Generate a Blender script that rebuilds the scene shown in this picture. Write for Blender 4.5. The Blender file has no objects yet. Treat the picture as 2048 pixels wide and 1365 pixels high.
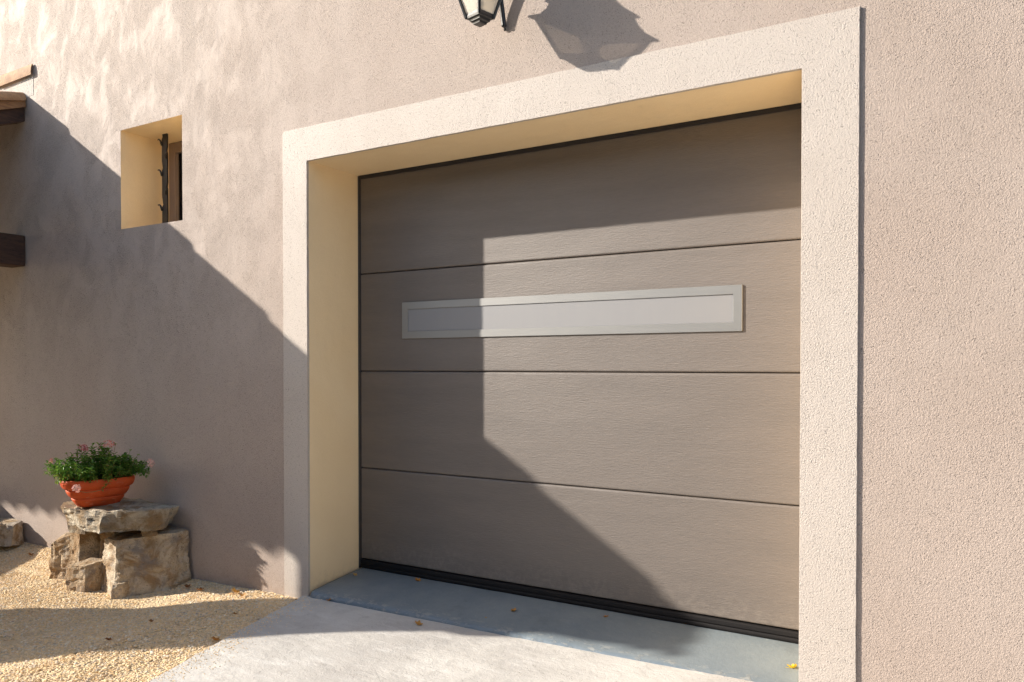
import bpy, bmesh, math, random
from mathutils import Vector, Matrix, noise
random.seed(7)
RR = math.radians
scene = bpy.context.scene
COL = scene.collection

# ------------------------------------------------------------------ helpers
def obj(name, verts, faces, mat, parent=None, smooth=False):
    me = bpy.data.meshes.new(name)
    me.from_pydata([tuple(v) for v in verts], [], faces)
    me.update()
    o = bpy.data.objects.new(name, me)
    COL.objects.link(o)
    if mat is not None:
        for m in (mat if isinstance(mat, (list, tuple)) else [mat]):
            me.materials.append(m)
    if parent: o.parent = parent
    if smooth:
        for p in me.polygons: p.use_smooth = True
    return o

def bmobj(name, bm, mat, parent=None, smooth=False):
    me = bpy.data.meshes.new(name)
    bmesh.ops.recalc_face_normals(bm, faces=bm.faces[:])
    bm.to_mesh(me); bm.free()
    o = bpy.data.objects.new(name, me)
    COL.objects.link(o)
    for m in (mat if isinstance(mat, (list, tuple)) else [mat]):
        me.materials.append(m)
    if parent: o.parent = parent
    if smooth:
        for p in me.polygons: p.use_smooth = True
    return o

def tag(o, label=None, cat=None, group=None, kind=None):
    if label: o['label'] = label
    if cat: o['category'] = cat
    if group: o['group'] = group
    if kind: o['kind'] = kind
    return o

def thing(name, label, cat, loc=(0, 0, 0), group=None):
    o = bpy.data.objects.new(name, None)
    COL.objects.link(o); o.location = loc; o.empty_display_size = .1
    return tag(o, label, cat, group)

def box(bm, x0, x1, y0, y1, z0, z1, bev=0.0, seg=2):
    vs = [bm.verts.new((x, y, z)) for x in (x0, x1) for y in (y0, y1) for z in (z0, z1)]
    idx = [(0, 1, 3, 2), (4, 6, 7, 5), (0, 4, 5, 1), (2, 3, 7, 6), (0, 2, 6, 4), (1, 5, 7, 3)]
    fs = [bm.faces.new([vs[i] for i in f]) for f in idx]
    if bev > 0:
        es = list({e for f in fs for e in f.edges})
        bmesh.ops.bevel(bm, geom=es, offset=bev, segments=seg, affect='EDGES', profile=.5)

def tube(bm, pts, rad, n=8, cap=True):
    pts = [Vector(p) for p in pts]
    rads = rad if isinstance(rad, (list, tuple)) else [rad] * len(pts)
    rings = []
    for i, p in enumerate(pts):
        t = (pts[min(i + 1, len(pts) - 1)] - pts[max(i - 1, 0)]).normalized()
        a = t.cross(Vector((0, 0, 1)))
        if a.length < .05: a = t.cross(Vector((0, 1, 0)))
        a.normalize(); b = t.cross(a).normalized()
        rings.append([bm.verts.new(p + (a * math.cos(2 * math.pi * k / n) + b * math.sin(2 * math.pi * k / n)) * rads[i]) for k in range(n)])
    for i in range(len(rings) - 1):
        for k in range(n):
            bm.faces.new([rings[i][k], rings[i][(k + 1) % n], rings[i + 1][(k + 1) % n], rings[i + 1][k]])
    if cap:
        bm.faces.new(rings[0][::-1]); bm.faces.new(rings[-1])

def prism(bm, poly, axis, a0, a1):
    """poly: 2D points; extruded along axis 'x' (poly = y,z) or 'y' (poly = x,z) or 'z' (poly = x,y)"""
    def P(p, a):
        return {'x': (a, p[0], p[1]), 'y': (p[0], a, p[1]), 'z': (p[0], p[1], a)}[axis]
    A = [bm.verts.new(P(p, a0)) for p in poly]; B = [bm.verts.new(P(p, a1)) for p in poly]
    n = len(poly)
    bm.faces.new(A); bm.faces.new(B[::-1])
    for i in range(n):
        bm.faces.new([A[i], B[i], B[(i + 1) % n], A[(i + 1) % n]])

# ------------------------------------------------------------------ material helpers
def mat(name, base=(.5, .5, .5), rough=.6, metal=0, spec=.5):
    m = bpy.data.materials.new(name); m.use_nodes = True
    nt = m.node_tree; b = nt.nodes['Principled BSDF']
    b.inputs['Base Color'].default_value = (*base, 1); b.inputs['Roughness'].default_value = rough
    b.inputs['Metallic'].default_value = metal; b.inputs['Specular IOR Level'].default_value = spec
    return m, nt, b

class N:
    """tiny node-building wrapper"""
    def __init__(s, nt):
        s.nt = nt; s.x = -200
        s.co = nt.nodes.new('ShaderNodeTexCoord').outputs['Object']
    def new(s, t): return s.nt.nodes.new(t)
    def link(s, a, b): s.nt.links.new(a, b)
    def put(s, sock, v):
        if isinstance(v, bpy.types.NodeSocket): s.link(v, sock)
        elif isinstance(v, (tuple, list)): sock.default_value = (*v, 1) if len(sock.default_value) == 4 and len(v) == 3 else v
        else: sock.default_value = v
    def map(s, scale=(1, 1, 1), rot=(0, 0, 0), loc=(0, 0, 0), co=None):
        m = s.new('ShaderNodeMapping'); s.link(co or s.co, m.inputs[0])
        m.inputs['Scale'].default_value = scale; m.inputs['Rotation'].default_value = rot; m.inputs['Location'].default_value = loc
        return m.outputs[0]
    def noise(s, scale, detail=4, rough=.5, co=None, dist=0.0, color=False):
        n = s.new('ShaderNodeTexNoise'); s.link(co or s.co, n.inputs['Vector'])
        n.inputs['Scale'].default_value = scale; n.inputs['Detail'].default_value = detail
        n.inputs['Roughness'].default_value = rough; n.inputs['Distortion'].default_value = dist
        return n.outputs['Color' if color else 'Fac']
    def voro(s, scale, feature='F1', co=None, out='Distance', rnd=1.0):
        n = s.new('ShaderNodeTexVoronoi'); s.link(co or s.co, n.inputs['Vector'])
        n.feature = feature; n.inputs['Scale'].default_value = scale; n.inputs['Randomness'].default_value = rnd
        return n.outputs[out]
    def ramp(s, f, stops, interp='LINEAR'):
        r = s.new('ShaderNodeValToRGB'); s.link(f, r.inputs[0]); e = r.color_ramp.elements; r.color_ramp.interpolation = interp
        while len(e) < len(stops): e.new(.5)
        for k, (p, c) in enumerate(stops):
            e[k].position = p
            e[k].color = (c, c, c, 1) if isinstance(c, (int, float)) else (*c, 1)
        return r.outputs['Color']
    def math(s, op, a, b=0.0, c=None, clamp=False):
        m = s.new('ShaderNodeMath'); m.operation = op; m.use_clamp = clamp
        s.put(m.inputs[0], a); s.put(m.inputs[1], b)
        if c is not None: s.put(m.inputs[2], c)
        return m.outputs[0]
    def mix(s, f, a, b, mode='MIX'):
        m = s.new('ShaderNodeMix'); m.data_type = 'RGBA'; m.blend_type = mode
        s.put(m.inputs[0], f); s.put(m.inputs[6], a); s.put(m.inputs[7], b)
        return m.outputs[2]
    def sep(s, co=None):
        m = s.new('ShaderNodeSeparateXYZ'); s.link(co or s.co, m.inputs[0]); return m.outputs
    def range(s, v, a, b, c=0, d=1, smooth=True):
        m = s.new('ShaderNodeMapRange'); s.link(v, m.inputs[0]); m.interpolation_type = 'SMOOTHSTEP' if smooth else 'LINEAR'
        for i, q in enumerate((a, b, c, d)): m.inputs[i + 1].default_value = q
        return m.outputs[0]
    def bump(s, h, dist, strength=1.0, normal=None):
        b = s.new('ShaderNodeBump'); s.put(b.inputs['Height'], h); b.inputs['Distance'].default_value = dist
        s.put(b.inputs['Strength'], strength)
        if normal is not None: s.link(normal, b.inputs['Normal'])
        return b.outputs[0]

# -------- rendered (stucco) wall
def stucco(name, base, tint, grain=1.0, waves=False, rough=.55, spec=.5, pits=.55):
    m, nt, b = mat(name, base, rough, 0, spec); n = N(nt)
    fine = n.noise(150, 6, .75)
    fine2 = n.voro(260, 'F1')
    h = n.math('SUBTRACT', n.math('MULTIPLY', fine, 1.3), n.math('MULTIPLY', fine2, .35))
    v = n.voro(150, 'F1')
    pit = n.range(v, .10, .27, 0, 1)
    gate = n.range(n.noise(60, 2, .5), .42, .58, 0, 1)
    pitm = n.math('SUBTRACT', 1.0, n.math('MULTIPLY', n.math('SUBTRACT', 1.0, pit), gate))
    h = n.math('ADD', h, n.math('MULTIPLY', pitm, .8))
    mid = n.noise(9, 3, .5)
    bm1 = n.bump(mid, .003, .5)
    if waves:
        x, y, z = n.sep()
        warp = n.map(scale=(1.0, 1.0, .72), rot=(0, RR(10), 0))
        w = n.noise(5.6, 4, .52, co=warp, dist=.15)
        w2 = n.noise(12.0, 2, .5, co=n.map(scale=(1, 1, .7), rot=(0, RR(-12), 0)))
        w = n.math('ADD', w, n.math('MULTIPLY', w2, .30))
        mask = n.math('MULTIPLY', n.range(x, .3, -1.1, .12, 1), n.range(z, -.2, .9, .25, 1))
        wf = n.math('MULTIPLY', w, mask)
        bm1 = n.bump(wf, .013, .8, bm1)
    patch = n.noise(6.0, 6, .64, co=n.map(scale=(1, 1, .7), rot=(0, RR(18), 0)), dist=.5)
    pr = n.range(patch, .38, .62, -.70, .85)     # rougher and smoother patches left by the float, strongest on the upper left
    pr = n.math('MULTIPLY', pr, n.math('MULTIPLY', n.range(n.sep()[0], .6, -1.0, .18, 1.0), n.range(n.sep()[2], -.3, .7, .3, 1.0)) if waves else .18)
    h = n.math('MULTIPLY', n.math('SUBTRACT', h, 1.22), n.math('ADD', pr, 1.08))
    nb = n.bump(h, .0031 * grain, 1.0, bm1)
    n.link(nb, b.inputs['Normal'])
    big = n.noise(1.3, 4, .55)
    col = n.mix(n.range(big, .35, .7), base, tint)
    zz = n.sep()[2]
    splash = n.math('MULTIPLY', n.range(n.math('ADD', zz, n.math('MULTIPLY', n.noise(9, 4, .7), .16)), -.90, -1.06), n.range(n.noise(30, 4, .7), .35, .65, .1, .55))
    col = n.mix(splash, col, tuple(c * q for c, q in zip(base, (.72, .66, .58))))
    strk = n.math('MULTIPLY', n.range(n.noise(3.2, 4, .6, co=n.map(scale=(2.6, 1, .16))),   .52, .70, 0, .07), n.range(zz, -.6, .8, .2, 1))
    col = n.mix(strk, col, tuple(c * .62 for c in base))
    col = n.mix(n.math('MULTIPLY', n.math('SUBTRACT', 1.0, pitm), pits), col, tuple(c * .25 for c in base))
    sand = n.noise(210, 3, .7)      # grains of darker and paler sand in the coat
    col = n.mix(n.range(sand, .50, .72, 0, .42), col, tuple(c * .60 for c in base))
    col = n.mix(n.range(sand, .48, .30, 0, .30), col, tuple(min(.9, c * 1.30) for c in base))
    n.link(col, b.inputs['Base Color'])
    return m

M = {}
M['pink'] = stucco('pink_render', (.486, .404, .352), (.454, .368, .315), 1.0, waves=True, rough=.60, spec=.17)
M['cream'] = stucco('cream_render', (.575, .512, .460), (.545, .478, .422), .85, rough=.55, spec=.35, pits=.5)

def m_reveal():
    m, nt, b = mat('smooth_cream_render', (.66, .46, .25), .75); n = N(nt)
    c = n.mix(n.range(n.noise(3, 4, .6), .3, .7), (.92, .735, .475), (.89, .70, .44))
    c = n.mix(n.range(n.noise(420, 2), .6, .75, 0, .25), c, (.45, .30, .15))
    zz = n.sep()[2]
    dirt = n.math('MULTIPLY', n.range(n.math('ADD', zz, n.math('MULTIPLY', n.noise(11, 5, .7), .22)), -.84, -1.02), n.range(n.noise(38, 4, .7), .38, .64, .1, .5))
    c = n.mix(dirt, c, (.46, .36, .25))
    c = n.mix(n.range(n.noise(7, 6, .75, co=n.map(scale=(1, 1, .35), loc=(2, 0, 5))), .60, .74, 0, .18), c, (.52, .40, .27))
    n.link(c, b.inputs['Base Color'])
    n.link(n.bump(n.noise(260, 3), .0012, .7, n.bump(n.noise(7, 3, .5), .010, .5)), b.inputs['Normal'])
    return m
M['reveal'] = m_reveal()

def m_door():
    m, nt, b = mat('woodgrain_taupe_steel', (.27, .225, .185), .6, 0, 1.0); n = N(nt)
    co = n.map(scale=(1, 1, 4.2))
    swirl = n.noise(7, 3, .6, co=co, dist=1.2)
    g1 = n.noise(34, 4, .6, co=n.map(scale=(1, 1, 5)), dist=.5)
    g2 = n.noise(125, 3, .6, co=n.map(scale=(1, 1, 2.4)), dist=.3)
    g3 = n.noise(150, 2, .6, co=n.map(scale=(.16, 1, 2.6), rot=(0, RR(1.5), 0)))
    h = n.math('ADD', n.math('MULTIPLY', g1, .5), n.math('MULTIPLY', g2, .75))
    h = n.math('ADD', h, n.math('MULTIPLY', g3, .8))
    h = n.math('ADD', h, n.math('MULTIPLY', swirl, .4))
    n.link(n.bump(h, .0012, .9, n.bump(n.noise(1.6, 2, .5, co=n.map(scale=(1, 1, 1.6))), .010, .5)), b.inputs['Normal'])
    tone = n.noise(2.2, 4, .6, co=n.map(scale=(.6, 1, 5)))
    c = n.mix(n.range(tone, .3, .72), (.156, .130, .113), (.132, .110, .096))
    c = n.mix(n.range(g3, .35, .65, 0, .22), c, (.09, .075, .065))
    zz = n.sep()[2]
    dust = n.math('MULTIPLY', n.range(n.math('ADD', zz, n.math('MULTIPLY', n.noise(6, 5, .7), .30)), -.62, -.92), n.range(n.noise(45, 4, .7), .40, .66, .05, .40))
    c = n.mix(dust, c, (.30, .26, .22))
    n.link(c, b.inputs['Base Color'])
    n.link(n.range(tone, .3, .7, .55, .63), b.inputs['Roughness'])
    return m
M['door'] = m_door()
M['groove'], _, _ = mat('dark_joint', (.03, .024, .022), .6)
def m_rubber():
    m, nt, b = mat('black_rubber', (.012, .011, .012), .75, 0, .25); n = N(nt)
    d = n.range(n.noise(380, 3, .7), .60, .74, 0, .3)
    c = n.mix(d, (.012, .011, .012), (.13, .115, .10))
    n.link(c, b.inputs['Base Color']); n.link(n.bump(n.noise(300, 3), .001, .6), b.inputs['Normal'])
    return m
M['rubber'] = m_rubber()
M['seal'], _, _ = mat('black_side_seal', (.018, .018, .024), .5)
M['track'], _, _ = mat('dark_grey_frame', (.06, .055, .055), .45)
def m_steel():
    m, nt, b = mat('brushed_steel', (.35, .35, .345), .46, .75); n = N(nt)
    g = n.noise(60, 3, .6, co=n.map(scale=(.15, 1, 8)))
    n.link(n.bump(g, .00012, .5), b.inputs['Normal'])
    n.link(n.range(g, .3, .7, .44, .49), b.inputs['Roughness'])
    return m
M['steel'] = m_steel()
def m_pane():
    m, nt, b = mat('satin_acrylic', (.43, .43, .46), .55, 0, 1.0); n = N(nt)
    g = n.noise(26, 2, .5, co=n.map(scale=(1, 1, .04)))
    n.link(n.mix(n.range(g, .35, .65), (.248, .248, .258), (.244, .244, .255)), b.inputs['Base Color'])
    return m
M['pane'] = m_pane()

def m_conc():
    m, nt, b = mat('rough_concrete', (.52, .50, .46), .85); n = N(nt)
    big = n.noise(1.7, 5, .6); md = n.noise(14, 5, .65, dist=.4); fn = n.noise(170, 3, .6)
    c = n.mix(n.range(big, .3, .7), (.62, .60, .56), (.46, .44, .415))
    c = n.mix(n.range(md, .48, .75, 0, .6), c, (.42, .40, .37))
    c = n.mix(n.range(n.noise(5, 6, .7, co=n.map(scale=(1, 2.6, 1), rot=(0, 0, RR(20)))), .5, .7, 0, .4), c, (.74, .73, .70))
    pit = n.range(n.voro(75), .06, .2)
    gate = n.range(n.noise(7, 4, .7), .47, .6)
    pm = n.math('MULTIPLY', n.math('SUBTRACT', 1.0, pit), gate)
    crk = n.range(n.voro(2.3, 'DISTANCE_TO_EDGE', co=n.map(rot=(0, 0, .6))), .0015, .0045, .5, 0)
    c = n.mix(n.math('MULTIPLY', crk, n.range(n.noise(1.1, 2), .5, .6)), c, (.22, .20, .18))
    c = n.mix(n.range(n.noise(2.4, 3, .5, co=n.map(loc=(3, 1, 0))), .60, .72, 0, .30), c, (.40, .375, .34))
    c = n.mix(n.math('MULTIPLY', pm, .7), c, (.14, .12, .10))
    n.link(c, b.inputs['Base Color'])
    h = n.math('ADD', n.math('MULTIPLY', md, .9), n.math('MULTIPLY', n.noise(110, 6, .75), .8))
    h = n.math('SUBTRACT', h, n.math('MULTIPLY', pm, .8))
    n.link(n.bump(h, .0035, .9, n.bump(n.noise(3.5, 5, .6, co=n.map(scale=(1, 2, 1))), .02, .6)), b.inputs['Normal'])
    return m
M['conc'] = m_conc()

def m_sill():
    m, nt, b = mat('blue_grey_painted_cement', (.2, .24, .26), .55, 0, .45); n = N(nt)
    x, y, z = n.sep()
    big = n.noise(2.6, 5, .65)
    c = n.mix(n.range(big, .3, .7), (.215, .25, .27), (.165, .20, .225))
    scr = n.range(n.noise(9, 6, .75, co=n.map(scale=(1, 2.4, 1), rot=(0, 0, RR(-24))), dist=1.5), .58, .72, 0, .50)
    c = n.mix(scr, c, (.34, .36, .355))
    c = n.mix(n.range(n.noise(4.2, 5, .7, co=n.map(loc=(7, 2, 0))), .54, .70, 0, .45), c, (.13, .15, .16))
    lip = n.range(n.math('ADD', y, n.math('MULTIPLY', n.noise(7, 4, .6), .03)), .030, .012)
    c = n.mix(n.math('MULTIPLY', lip, .75), c, (.13, .175, .22))
    wear = n.math('MULTIPLY', n.range(n.noise(34, 6, .75, co=n.map(scale=(.6, 1, 1.6))), .52, .60), n.range(y, .06, .02))
    c = n.mix(n.math('MULTIPLY', wear, .55), c, (.38, .38, .36))
    n.link(c, b.inputs['Base Color'])
    h = n.math('ADD', n.noise(55, 5, .65), n.math('MULTIPLY', wear, .6))
    n.link(n.bump(h, .0025, .8), b.inputs['Normal'])
    n.link(n.range(big, .3, .7, .45, .65), b.inputs['Roughness'])
    return m
M['sill'] = m_sill()

def m_gravel_base():
    m, nt, b = mat('gravel_bed', (.3, .24, .17), .95); n = N(nt)
    v = n.voro(95, 'F1', out='Color'); f = n.voro(95, 'F1')
    c = n.mix(n.sep(v)[0], (.80, .62, .38), (.60, .45, .27))
    n.link(c, b.inputs['Base Color']); n.link(n.bump(f, -.01, 1.0), b.inputs['Normal'])
    return m
M['gbase'] = m_gravel_base()
def m_pebble():
    m, nt, b = mat('pebble', (.5, .4, .3), .8); n = N(nt)
    a = n.new('ShaderNodeAttribute'); a.attribute_name = 'rnd'
    c = n.ramp(a.outputs['Fac'], [(0, (.66, .48, .27)), (.25, (.85, .61, .32)), (.5, (.87, .67, .39)), (.7, (.74, .54, .35)), (.86, (.90, .80, .62)), (1, (.46, .37, .28))])
    n.link(c, b.inputs['Base Color'])
    return m
M['pebble'] = m_pebble()

def m_stone(name, light, brown, grey, seed, rough_scale=1.0):
    m, nt, b = mat(name, light, .88); n = N(nt)
    co = n.map(loc=(seed, seed * 1.7, -seed))
    big = n.noise(6, 6, .68, co=co, dist=.6)
    c = n.mix(n.range(big, .37, .60), light, brown)
    c = n.mix(n.range(n.noise(11, 5, .65, co=n.map(loc=(seed * 3, 1, 2))), .5, .68, 0, .75), c, grey)
    dk = n.range(n.noise(70, 5, .75, co=co), .57, .70, 0, .8)
    c = n.mix(dk, c, tuple(q * .3 for q in brown))
    c = n.mix(n.range(n.noise(150, 3, .6, co=co), .63, .72, 0, .5), c, (.55, .44, .30))
    n.link(c, b.inputs['Base Color'])
    h = n.math('ADD', n.noise(38, 7, .76, co=co), n.math('MULTIPLY', n.noise(150, 5, .75, co=co), .5))
    h = n.math('ADD', h, n.math('MULTIPLY', n.range(n.voro(70, co=co), .08, .3), .35))
    n.link(n.bump(h, .018 * rough_scale, .9), b.inputs['Normal'])
    return m
M['stoneA'] = m_stone('limestone_boulder', (.72, .61, .46), (.38, .245, .125), (.28, .25, .235), 1.3, 1.1)
M['stoneB'] = m_stone('limestone_block', (.68, .56, .40), (.38, .24, .12), (.24, .20, .17), 4.1, 1.1)
M['stoneS'] = m_stone('pitted_limestone', (.75, .66, .51), (.40, .27, .145), (.28, .25, .21), 7.7, 1.8)

def m_terra():
    m, nt, b = mat('terracotta', (.5, .12, .035), .62, 0, .35); n = N(nt)
    c = n.mix(n.range(n.noise(9, 4, .6), .35, .7), (.64, .095, .018), (.52, .070, .013))
    c = n.mix(n.range(n.noise(26, 6, .75, co=n.map(scale=(1, 1, 2.5))), .55, .70, 0, .38), c, (.62, .34, .22))
    n.link(c, b.inputs['Base Color']); n.link(n.bump(n.noise(90, 3), .0012, .5), b.inputs['Normal'])
    return m
M['terra'] = m_terra()
def m_soil():
    m, nt, b = mat('potting_soil', (.03, .02, .013), .95); n = N(nt)
    n.link(n.mix(n.range(n.noise(90, 4, .7), .45, .65), (.022, .014, .009), (.09, .055, .03)), b.inputs['Base Color'])
    n.link(n.bump(n.noise(110, 4, .7), .008, 1), b.inputs['Normal']); return m
M['soil'] = m_soil()
def m_attr(name, stops, rough=.5, trans=0.0):
    m, nt, b = mat(name, (.1, .2, .05), rough); n = N(nt)
    a = n.new('ShaderNodeAttribute'); a.attribute_name = 'rnd'
    c = n.ramp(a.outputs['Fac'], stops); n.link(c, b.inputs['Base Color'])
    if trans > 0:
        out = [q for q in nt.nodes if q.type == 'OUTPUT_MATERIAL'][0]
        t = n.new('ShaderNodeBsdfTranslucent'); n.link(c, t.inputs[0])
        ms = n.new('ShaderNodeMixShader'); ms.inputs[0].default_value = trans
        n.link(b.outputs[0], ms.inputs[1]); n.link(t.outputs[0], ms.inputs[2]); n.link(ms.outputs[0], out.inputs[0])
    return m
M['leaf'] = m_attr('verbena_leaf', [(0, (.06, .15, .02)), (.45, (.13, .27, .035)), (.8, (.25, .38, .055)), (.93, (.32, .34, .06)), (1, (.40, .22, .06))], .45, .35)
M['stem'] = m_attr('plant_stem', [(0, (.10, .14, .03)), (1, (.30, .20, .07))], .6)
M['petal'] = m_attr('pink_petal', [(0, (.80, .30, .24)), (.5, (.85, .42, .35)), (1, (.90, .62, .52))], .6, .35)
M['petal2'] = m_attr('rose_petal', [(0, (.55, .10, .14)), (1, (.78, .24, .24))], .6, .35)
M['dry'] = m_attr('dry_leaf', [(0, (.24, .09, .02)), (.5, (.45, .20, .04)), (1, (.55, .33, .09))], .65, .2)
M['yellow'], _, _ = mat('yellow_leaf', (.85, .60, .03), .5)

def m_wood(name, a, bcol, dark):
    m, nt, b = mat(name, a, .8); n = N(nt)
    co = n.map(scale=(8, 1, 8))
    g = n.noise(9, 5, .7, co=co, dist=.4)
    c = n.mix(n.range(g, .38, .62), a, bcol)
    c = n.mix(n.range(n.noise(24, 5, .7, co=n.map(scale=(6, .8, 3))), .56, .66), c, dark)
    n.link(c, b.inputs['Base Color']); n.link(n.bump(g, .006, .9), b.inputs['Normal'])
    return m
M['wood'] = m_wood('weathered_wood', (.36, .19, .085), (.24, .12, .06), (.06, .035, .025))
M['wood_dark'] = m_wood('dark_wood', (.07, .035, .022), (.045, .022, .016), (.015, .01, .008))
def m_tile():
    m, nt, b = mat('clay_tile', (.45, .25, .13), .8); n = N(nt)
    c = n.mix(n.range(n.noise(12, 5, .7), .35, .65), (.50, .30, .16), (.34, .19, .10))
    c = n.mix(n.range(n.noise(50, 4, .7), .55, .7, 0, .6), c, (.14, .10, .08))
    n.link(c, b.inputs['Base Color']); n.link(n.bump(n.noise(60, 4, .7), .004, .8), b.inputs['Normal'])
    return m
M['tile'] = m_tile()
M['mortar'] = stucco('lime_mortar', (.70, .64, .58), (.62, .57, .52), 1.6, rough=.8)
M['iron'], _nt, _b = mat('black_painted_iron', (.014, .014, .017), .32, 0, .6)
_n = N(_nt); _n.link(_n.bump(_n.noise(90, 3), .001, .4), _b.inputs['Normal'])
M['wframe'], _, _ = mat('brown_window_frame', (.30, .225, .19), .5)
def m_glass(name, col, rough, alpha_t):
    m, nt, b = mat(name, col, rough, 0, .12 if 'window' in name else .5); n = N(nt)
    out = [q for q in nt.nodes if q.type == 'OUTPUT_MATERIAL'][0]
    t = n.new('ShaderNodeBsdfTransparent'); t.inputs[0].default_value = (1, .975, .93, 1) if 'lantern' in name else (1, 1, 1, 1); ms = n.new('ShaderNodeMixShader'); ms.inputs[0].default_value = alpha_t
    n.link(b.outputs[0], ms.inputs[1]); n.link(t.outputs[0], ms.inputs[2]); n.link(ms.outputs[0], out.inputs[0])
    return m
M['dglass'] = m_glass('window_glass', (.006, .006, .008), .3, .35)
M['lglass'] = m_glass('lantern_glass', (.84, .80, .73), .35, .60)
M['curtain'], _, _ = mat('dark_curtain', (.045, .032, .042), .9)
M['bulb'], _, _ = mat('frosted_bulb', (.8, .8, .8), .3)

# ------------------------------------------------------------------ key dimensions (metres)
X1, XL, XR = 2.256, -.162, 2.431        # opening right, surround left, surround right
ZT, ZO = 1.004, 1.166                   # lintel underside, surround top
WY = .008                               # pink wall plane; surround front is y = 0
D = .356                                # depth of the recess
WX0, WX1, WZ0, WZ1 = -1.487, -.935, .812, 1.378

# ------------------------------------------------------------------ ground
def apron_edge(y):
    return -.03 - .27 * y + .06 * max(0, -y - .5) ** 1.5 * .2 + .012 * noise.noise((y * 5, 0, 3)) + .006 * noise.noise((y * 23, 1, 3))
def apron_z(x, y):
    return -1.082 + .012 * min(max(x, 0), 3) + .012 * max(y, -3) + .004 * noise.noise((x * 2.2, y * 2.2, 5))
def gravel_z(x, y):
    t = min(1, max(0, (-x - .25) / .6)); q = min(1, max(0, -y / .30))
    return -1.106 - .012 * t - .064 * t * q * (2 - q) + .007 * noise.noise((x * 1.8, y * 1.8, 9)) + .004 * noise.noise((x * 6, y * 6, 2))

def grid_sheet(name, xs, ys, zf, m, kind='structure', parent=None, xf=None):
    vs, fs = [], []
    for y in ys:
        for x in xs:
            X = xf(x, y) if xf else x
            vs.append((X, y, zf(X, y)))
    w = len(xs)
    for j in range(len(ys) - 1):
        for i in range(w - 1):
            a = j * w + i; fs.append((a, a + 1, a + w + 1, a + w))
    o = obj(name, vs, fs, m, parent, True)
    if kind: tag(o, kind=kind)
    return o
def lin(a, b, n): return [a + (b - a) * i / (n - 1) for i in range(n)]
gx = [-400, -60, -15] + lin(-8, 8, 120) + [15, 60, 400]
gy = [-400, -60, -15] + lin(-8, .006, 80)
g = grid_sheet('ground', gx, gy, gravel_z, M['gbase'])
tag(g, 'bed of golden gravel in front of the house wall')
ax = lin(0, 1, 70)
ap = grid_sheet('driveway', ax, lin(-2.6, .004, 90), apron_z, M['conc'], xf=lambda t, y: apron_edge(y) + t ** 1.0 * (8 - apron_edge(y)))
tag(ap, 'pale rough concrete driveway apron in front of the garage')
# skirt of the apron's left edge
vs, fs = [], []
ys = lin(-2.6, .004, 90)
for y in ys:
    xe = apron_edge(y); vs += [(xe, y, apron_z(xe, y)), (xe - .006, y, -1.14)]
for i in range(len(ys) - 1):
    a = 2 * i; fs.append((a, a + 2, a + 3, a + 1))
bm = bmesh.new(); bm.from_mesh(ap.data); 
V = [bm.verts.new(v) for v in vs]
for f in fs: bm.faces.new([V[i] for i in f])
bm.to_mesh(ap.data); bm.free()

def m_tarmac():
    m, nt, b = mat('tarmac', (.055, .053, .052), .9); n = N(nt)
    n.link(n.mix(n.range(n.noise(3, 5, .6), .3, .7), (.062, .060, .058), (.045, .044, .044)), b.inputs['Base Color'])
    n.link(n.bump(n.noise(120, 4, .7), .006, .9), b.inputs['Normal']); return m
rd = grid_sheet('bounce_cut_sheet', [-200, -40, -12] + lin(-9, 9, 30) + [12, 40, 200], [-60, -20, -8, -5, -3.4, -2.45], lambda x, y: -1.052 - .006 * max(0, -y - 2.45), m_tarmac())  # unseen dark sheet added to cut bounce off the ground
tag(rd, 'unseen dark tarmac sheet added behind the driveway apron to cut bounced light')
# gravel pebbles: one uncountable mass
def pebbles():
    bmi = bmesh.new(); bmesh.ops.create_icosphere(bmi, subdivisions=1, radius=1)
    iv = [v.co.copy() for v in bmi.verts]; ifc = [[v.index for v in f.verts] for f in bmi.faces]; bmi.free()
    vs, fs, rn = [], [], []
    rng = random.Random(3)
    def add(x, y, s, zoff=0):
        a, bq, c = s * rng.uniform(.75, 1.3), s * rng.uniform(.7, 1.1), s * rng.uniform(.35, .6)
        R = Matrix.Rotation(rng.uniform(0, 6.28), 3, 'Z') @ Matrix.Rotation(rng.uniform(-.6, .6), 3, 'X')
        base = len(vs); p = Vector((x, y, gravel_z(x, y) + c * .35 + zoff))
        for q in iv:
            k = rng.uniform(.82, 1.15)
            vs.append(p + R @ Vector((q.x * a * k, q.y * bq * k, q.z * c * k)))
        for f in ifc: fs.append([base + i for i in f])
        r = rng.random(); rn.extend([r] * len(iv))
    n = 0
    while n < 58000:
        x = rng.uniform(-3.1, .36); y = -abs(rng.betavariate(1, 1.5)) * 1.45 + .002
        if x > apron_edge(y) - .002: continue
        # visible wedge only
        if x < -1.0 + (-y) * 2.2 - 3.2 + (.0): continue
        add(x, y, rng.choice((1, 1, 1, 1, 1.7)) * rng.uniform(.0026, .0047)); n += 1
    for _ in range(1100):   # pebbles strayed onto the concrete edge
        y = -rng.uniform(0, 1.3); x = apron_edge(y) + abs(rng.gauss(0, .07))
        a0 = apron_z(x, y) - gravel_z(x, y)
        add(x, y, rng.uniform(.0015, .0035), a0)
    o = obj('gravel', vs, fs, M['pebble'])
    at = o.data.attributes.new('rnd', 'FLOAT', 'POINT'); at.data.foreach_set('value', rn)
    tag(o, 'loose golden gravel chips covering the bed beside the driveway', kind='stuff')
pebbles()

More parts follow.
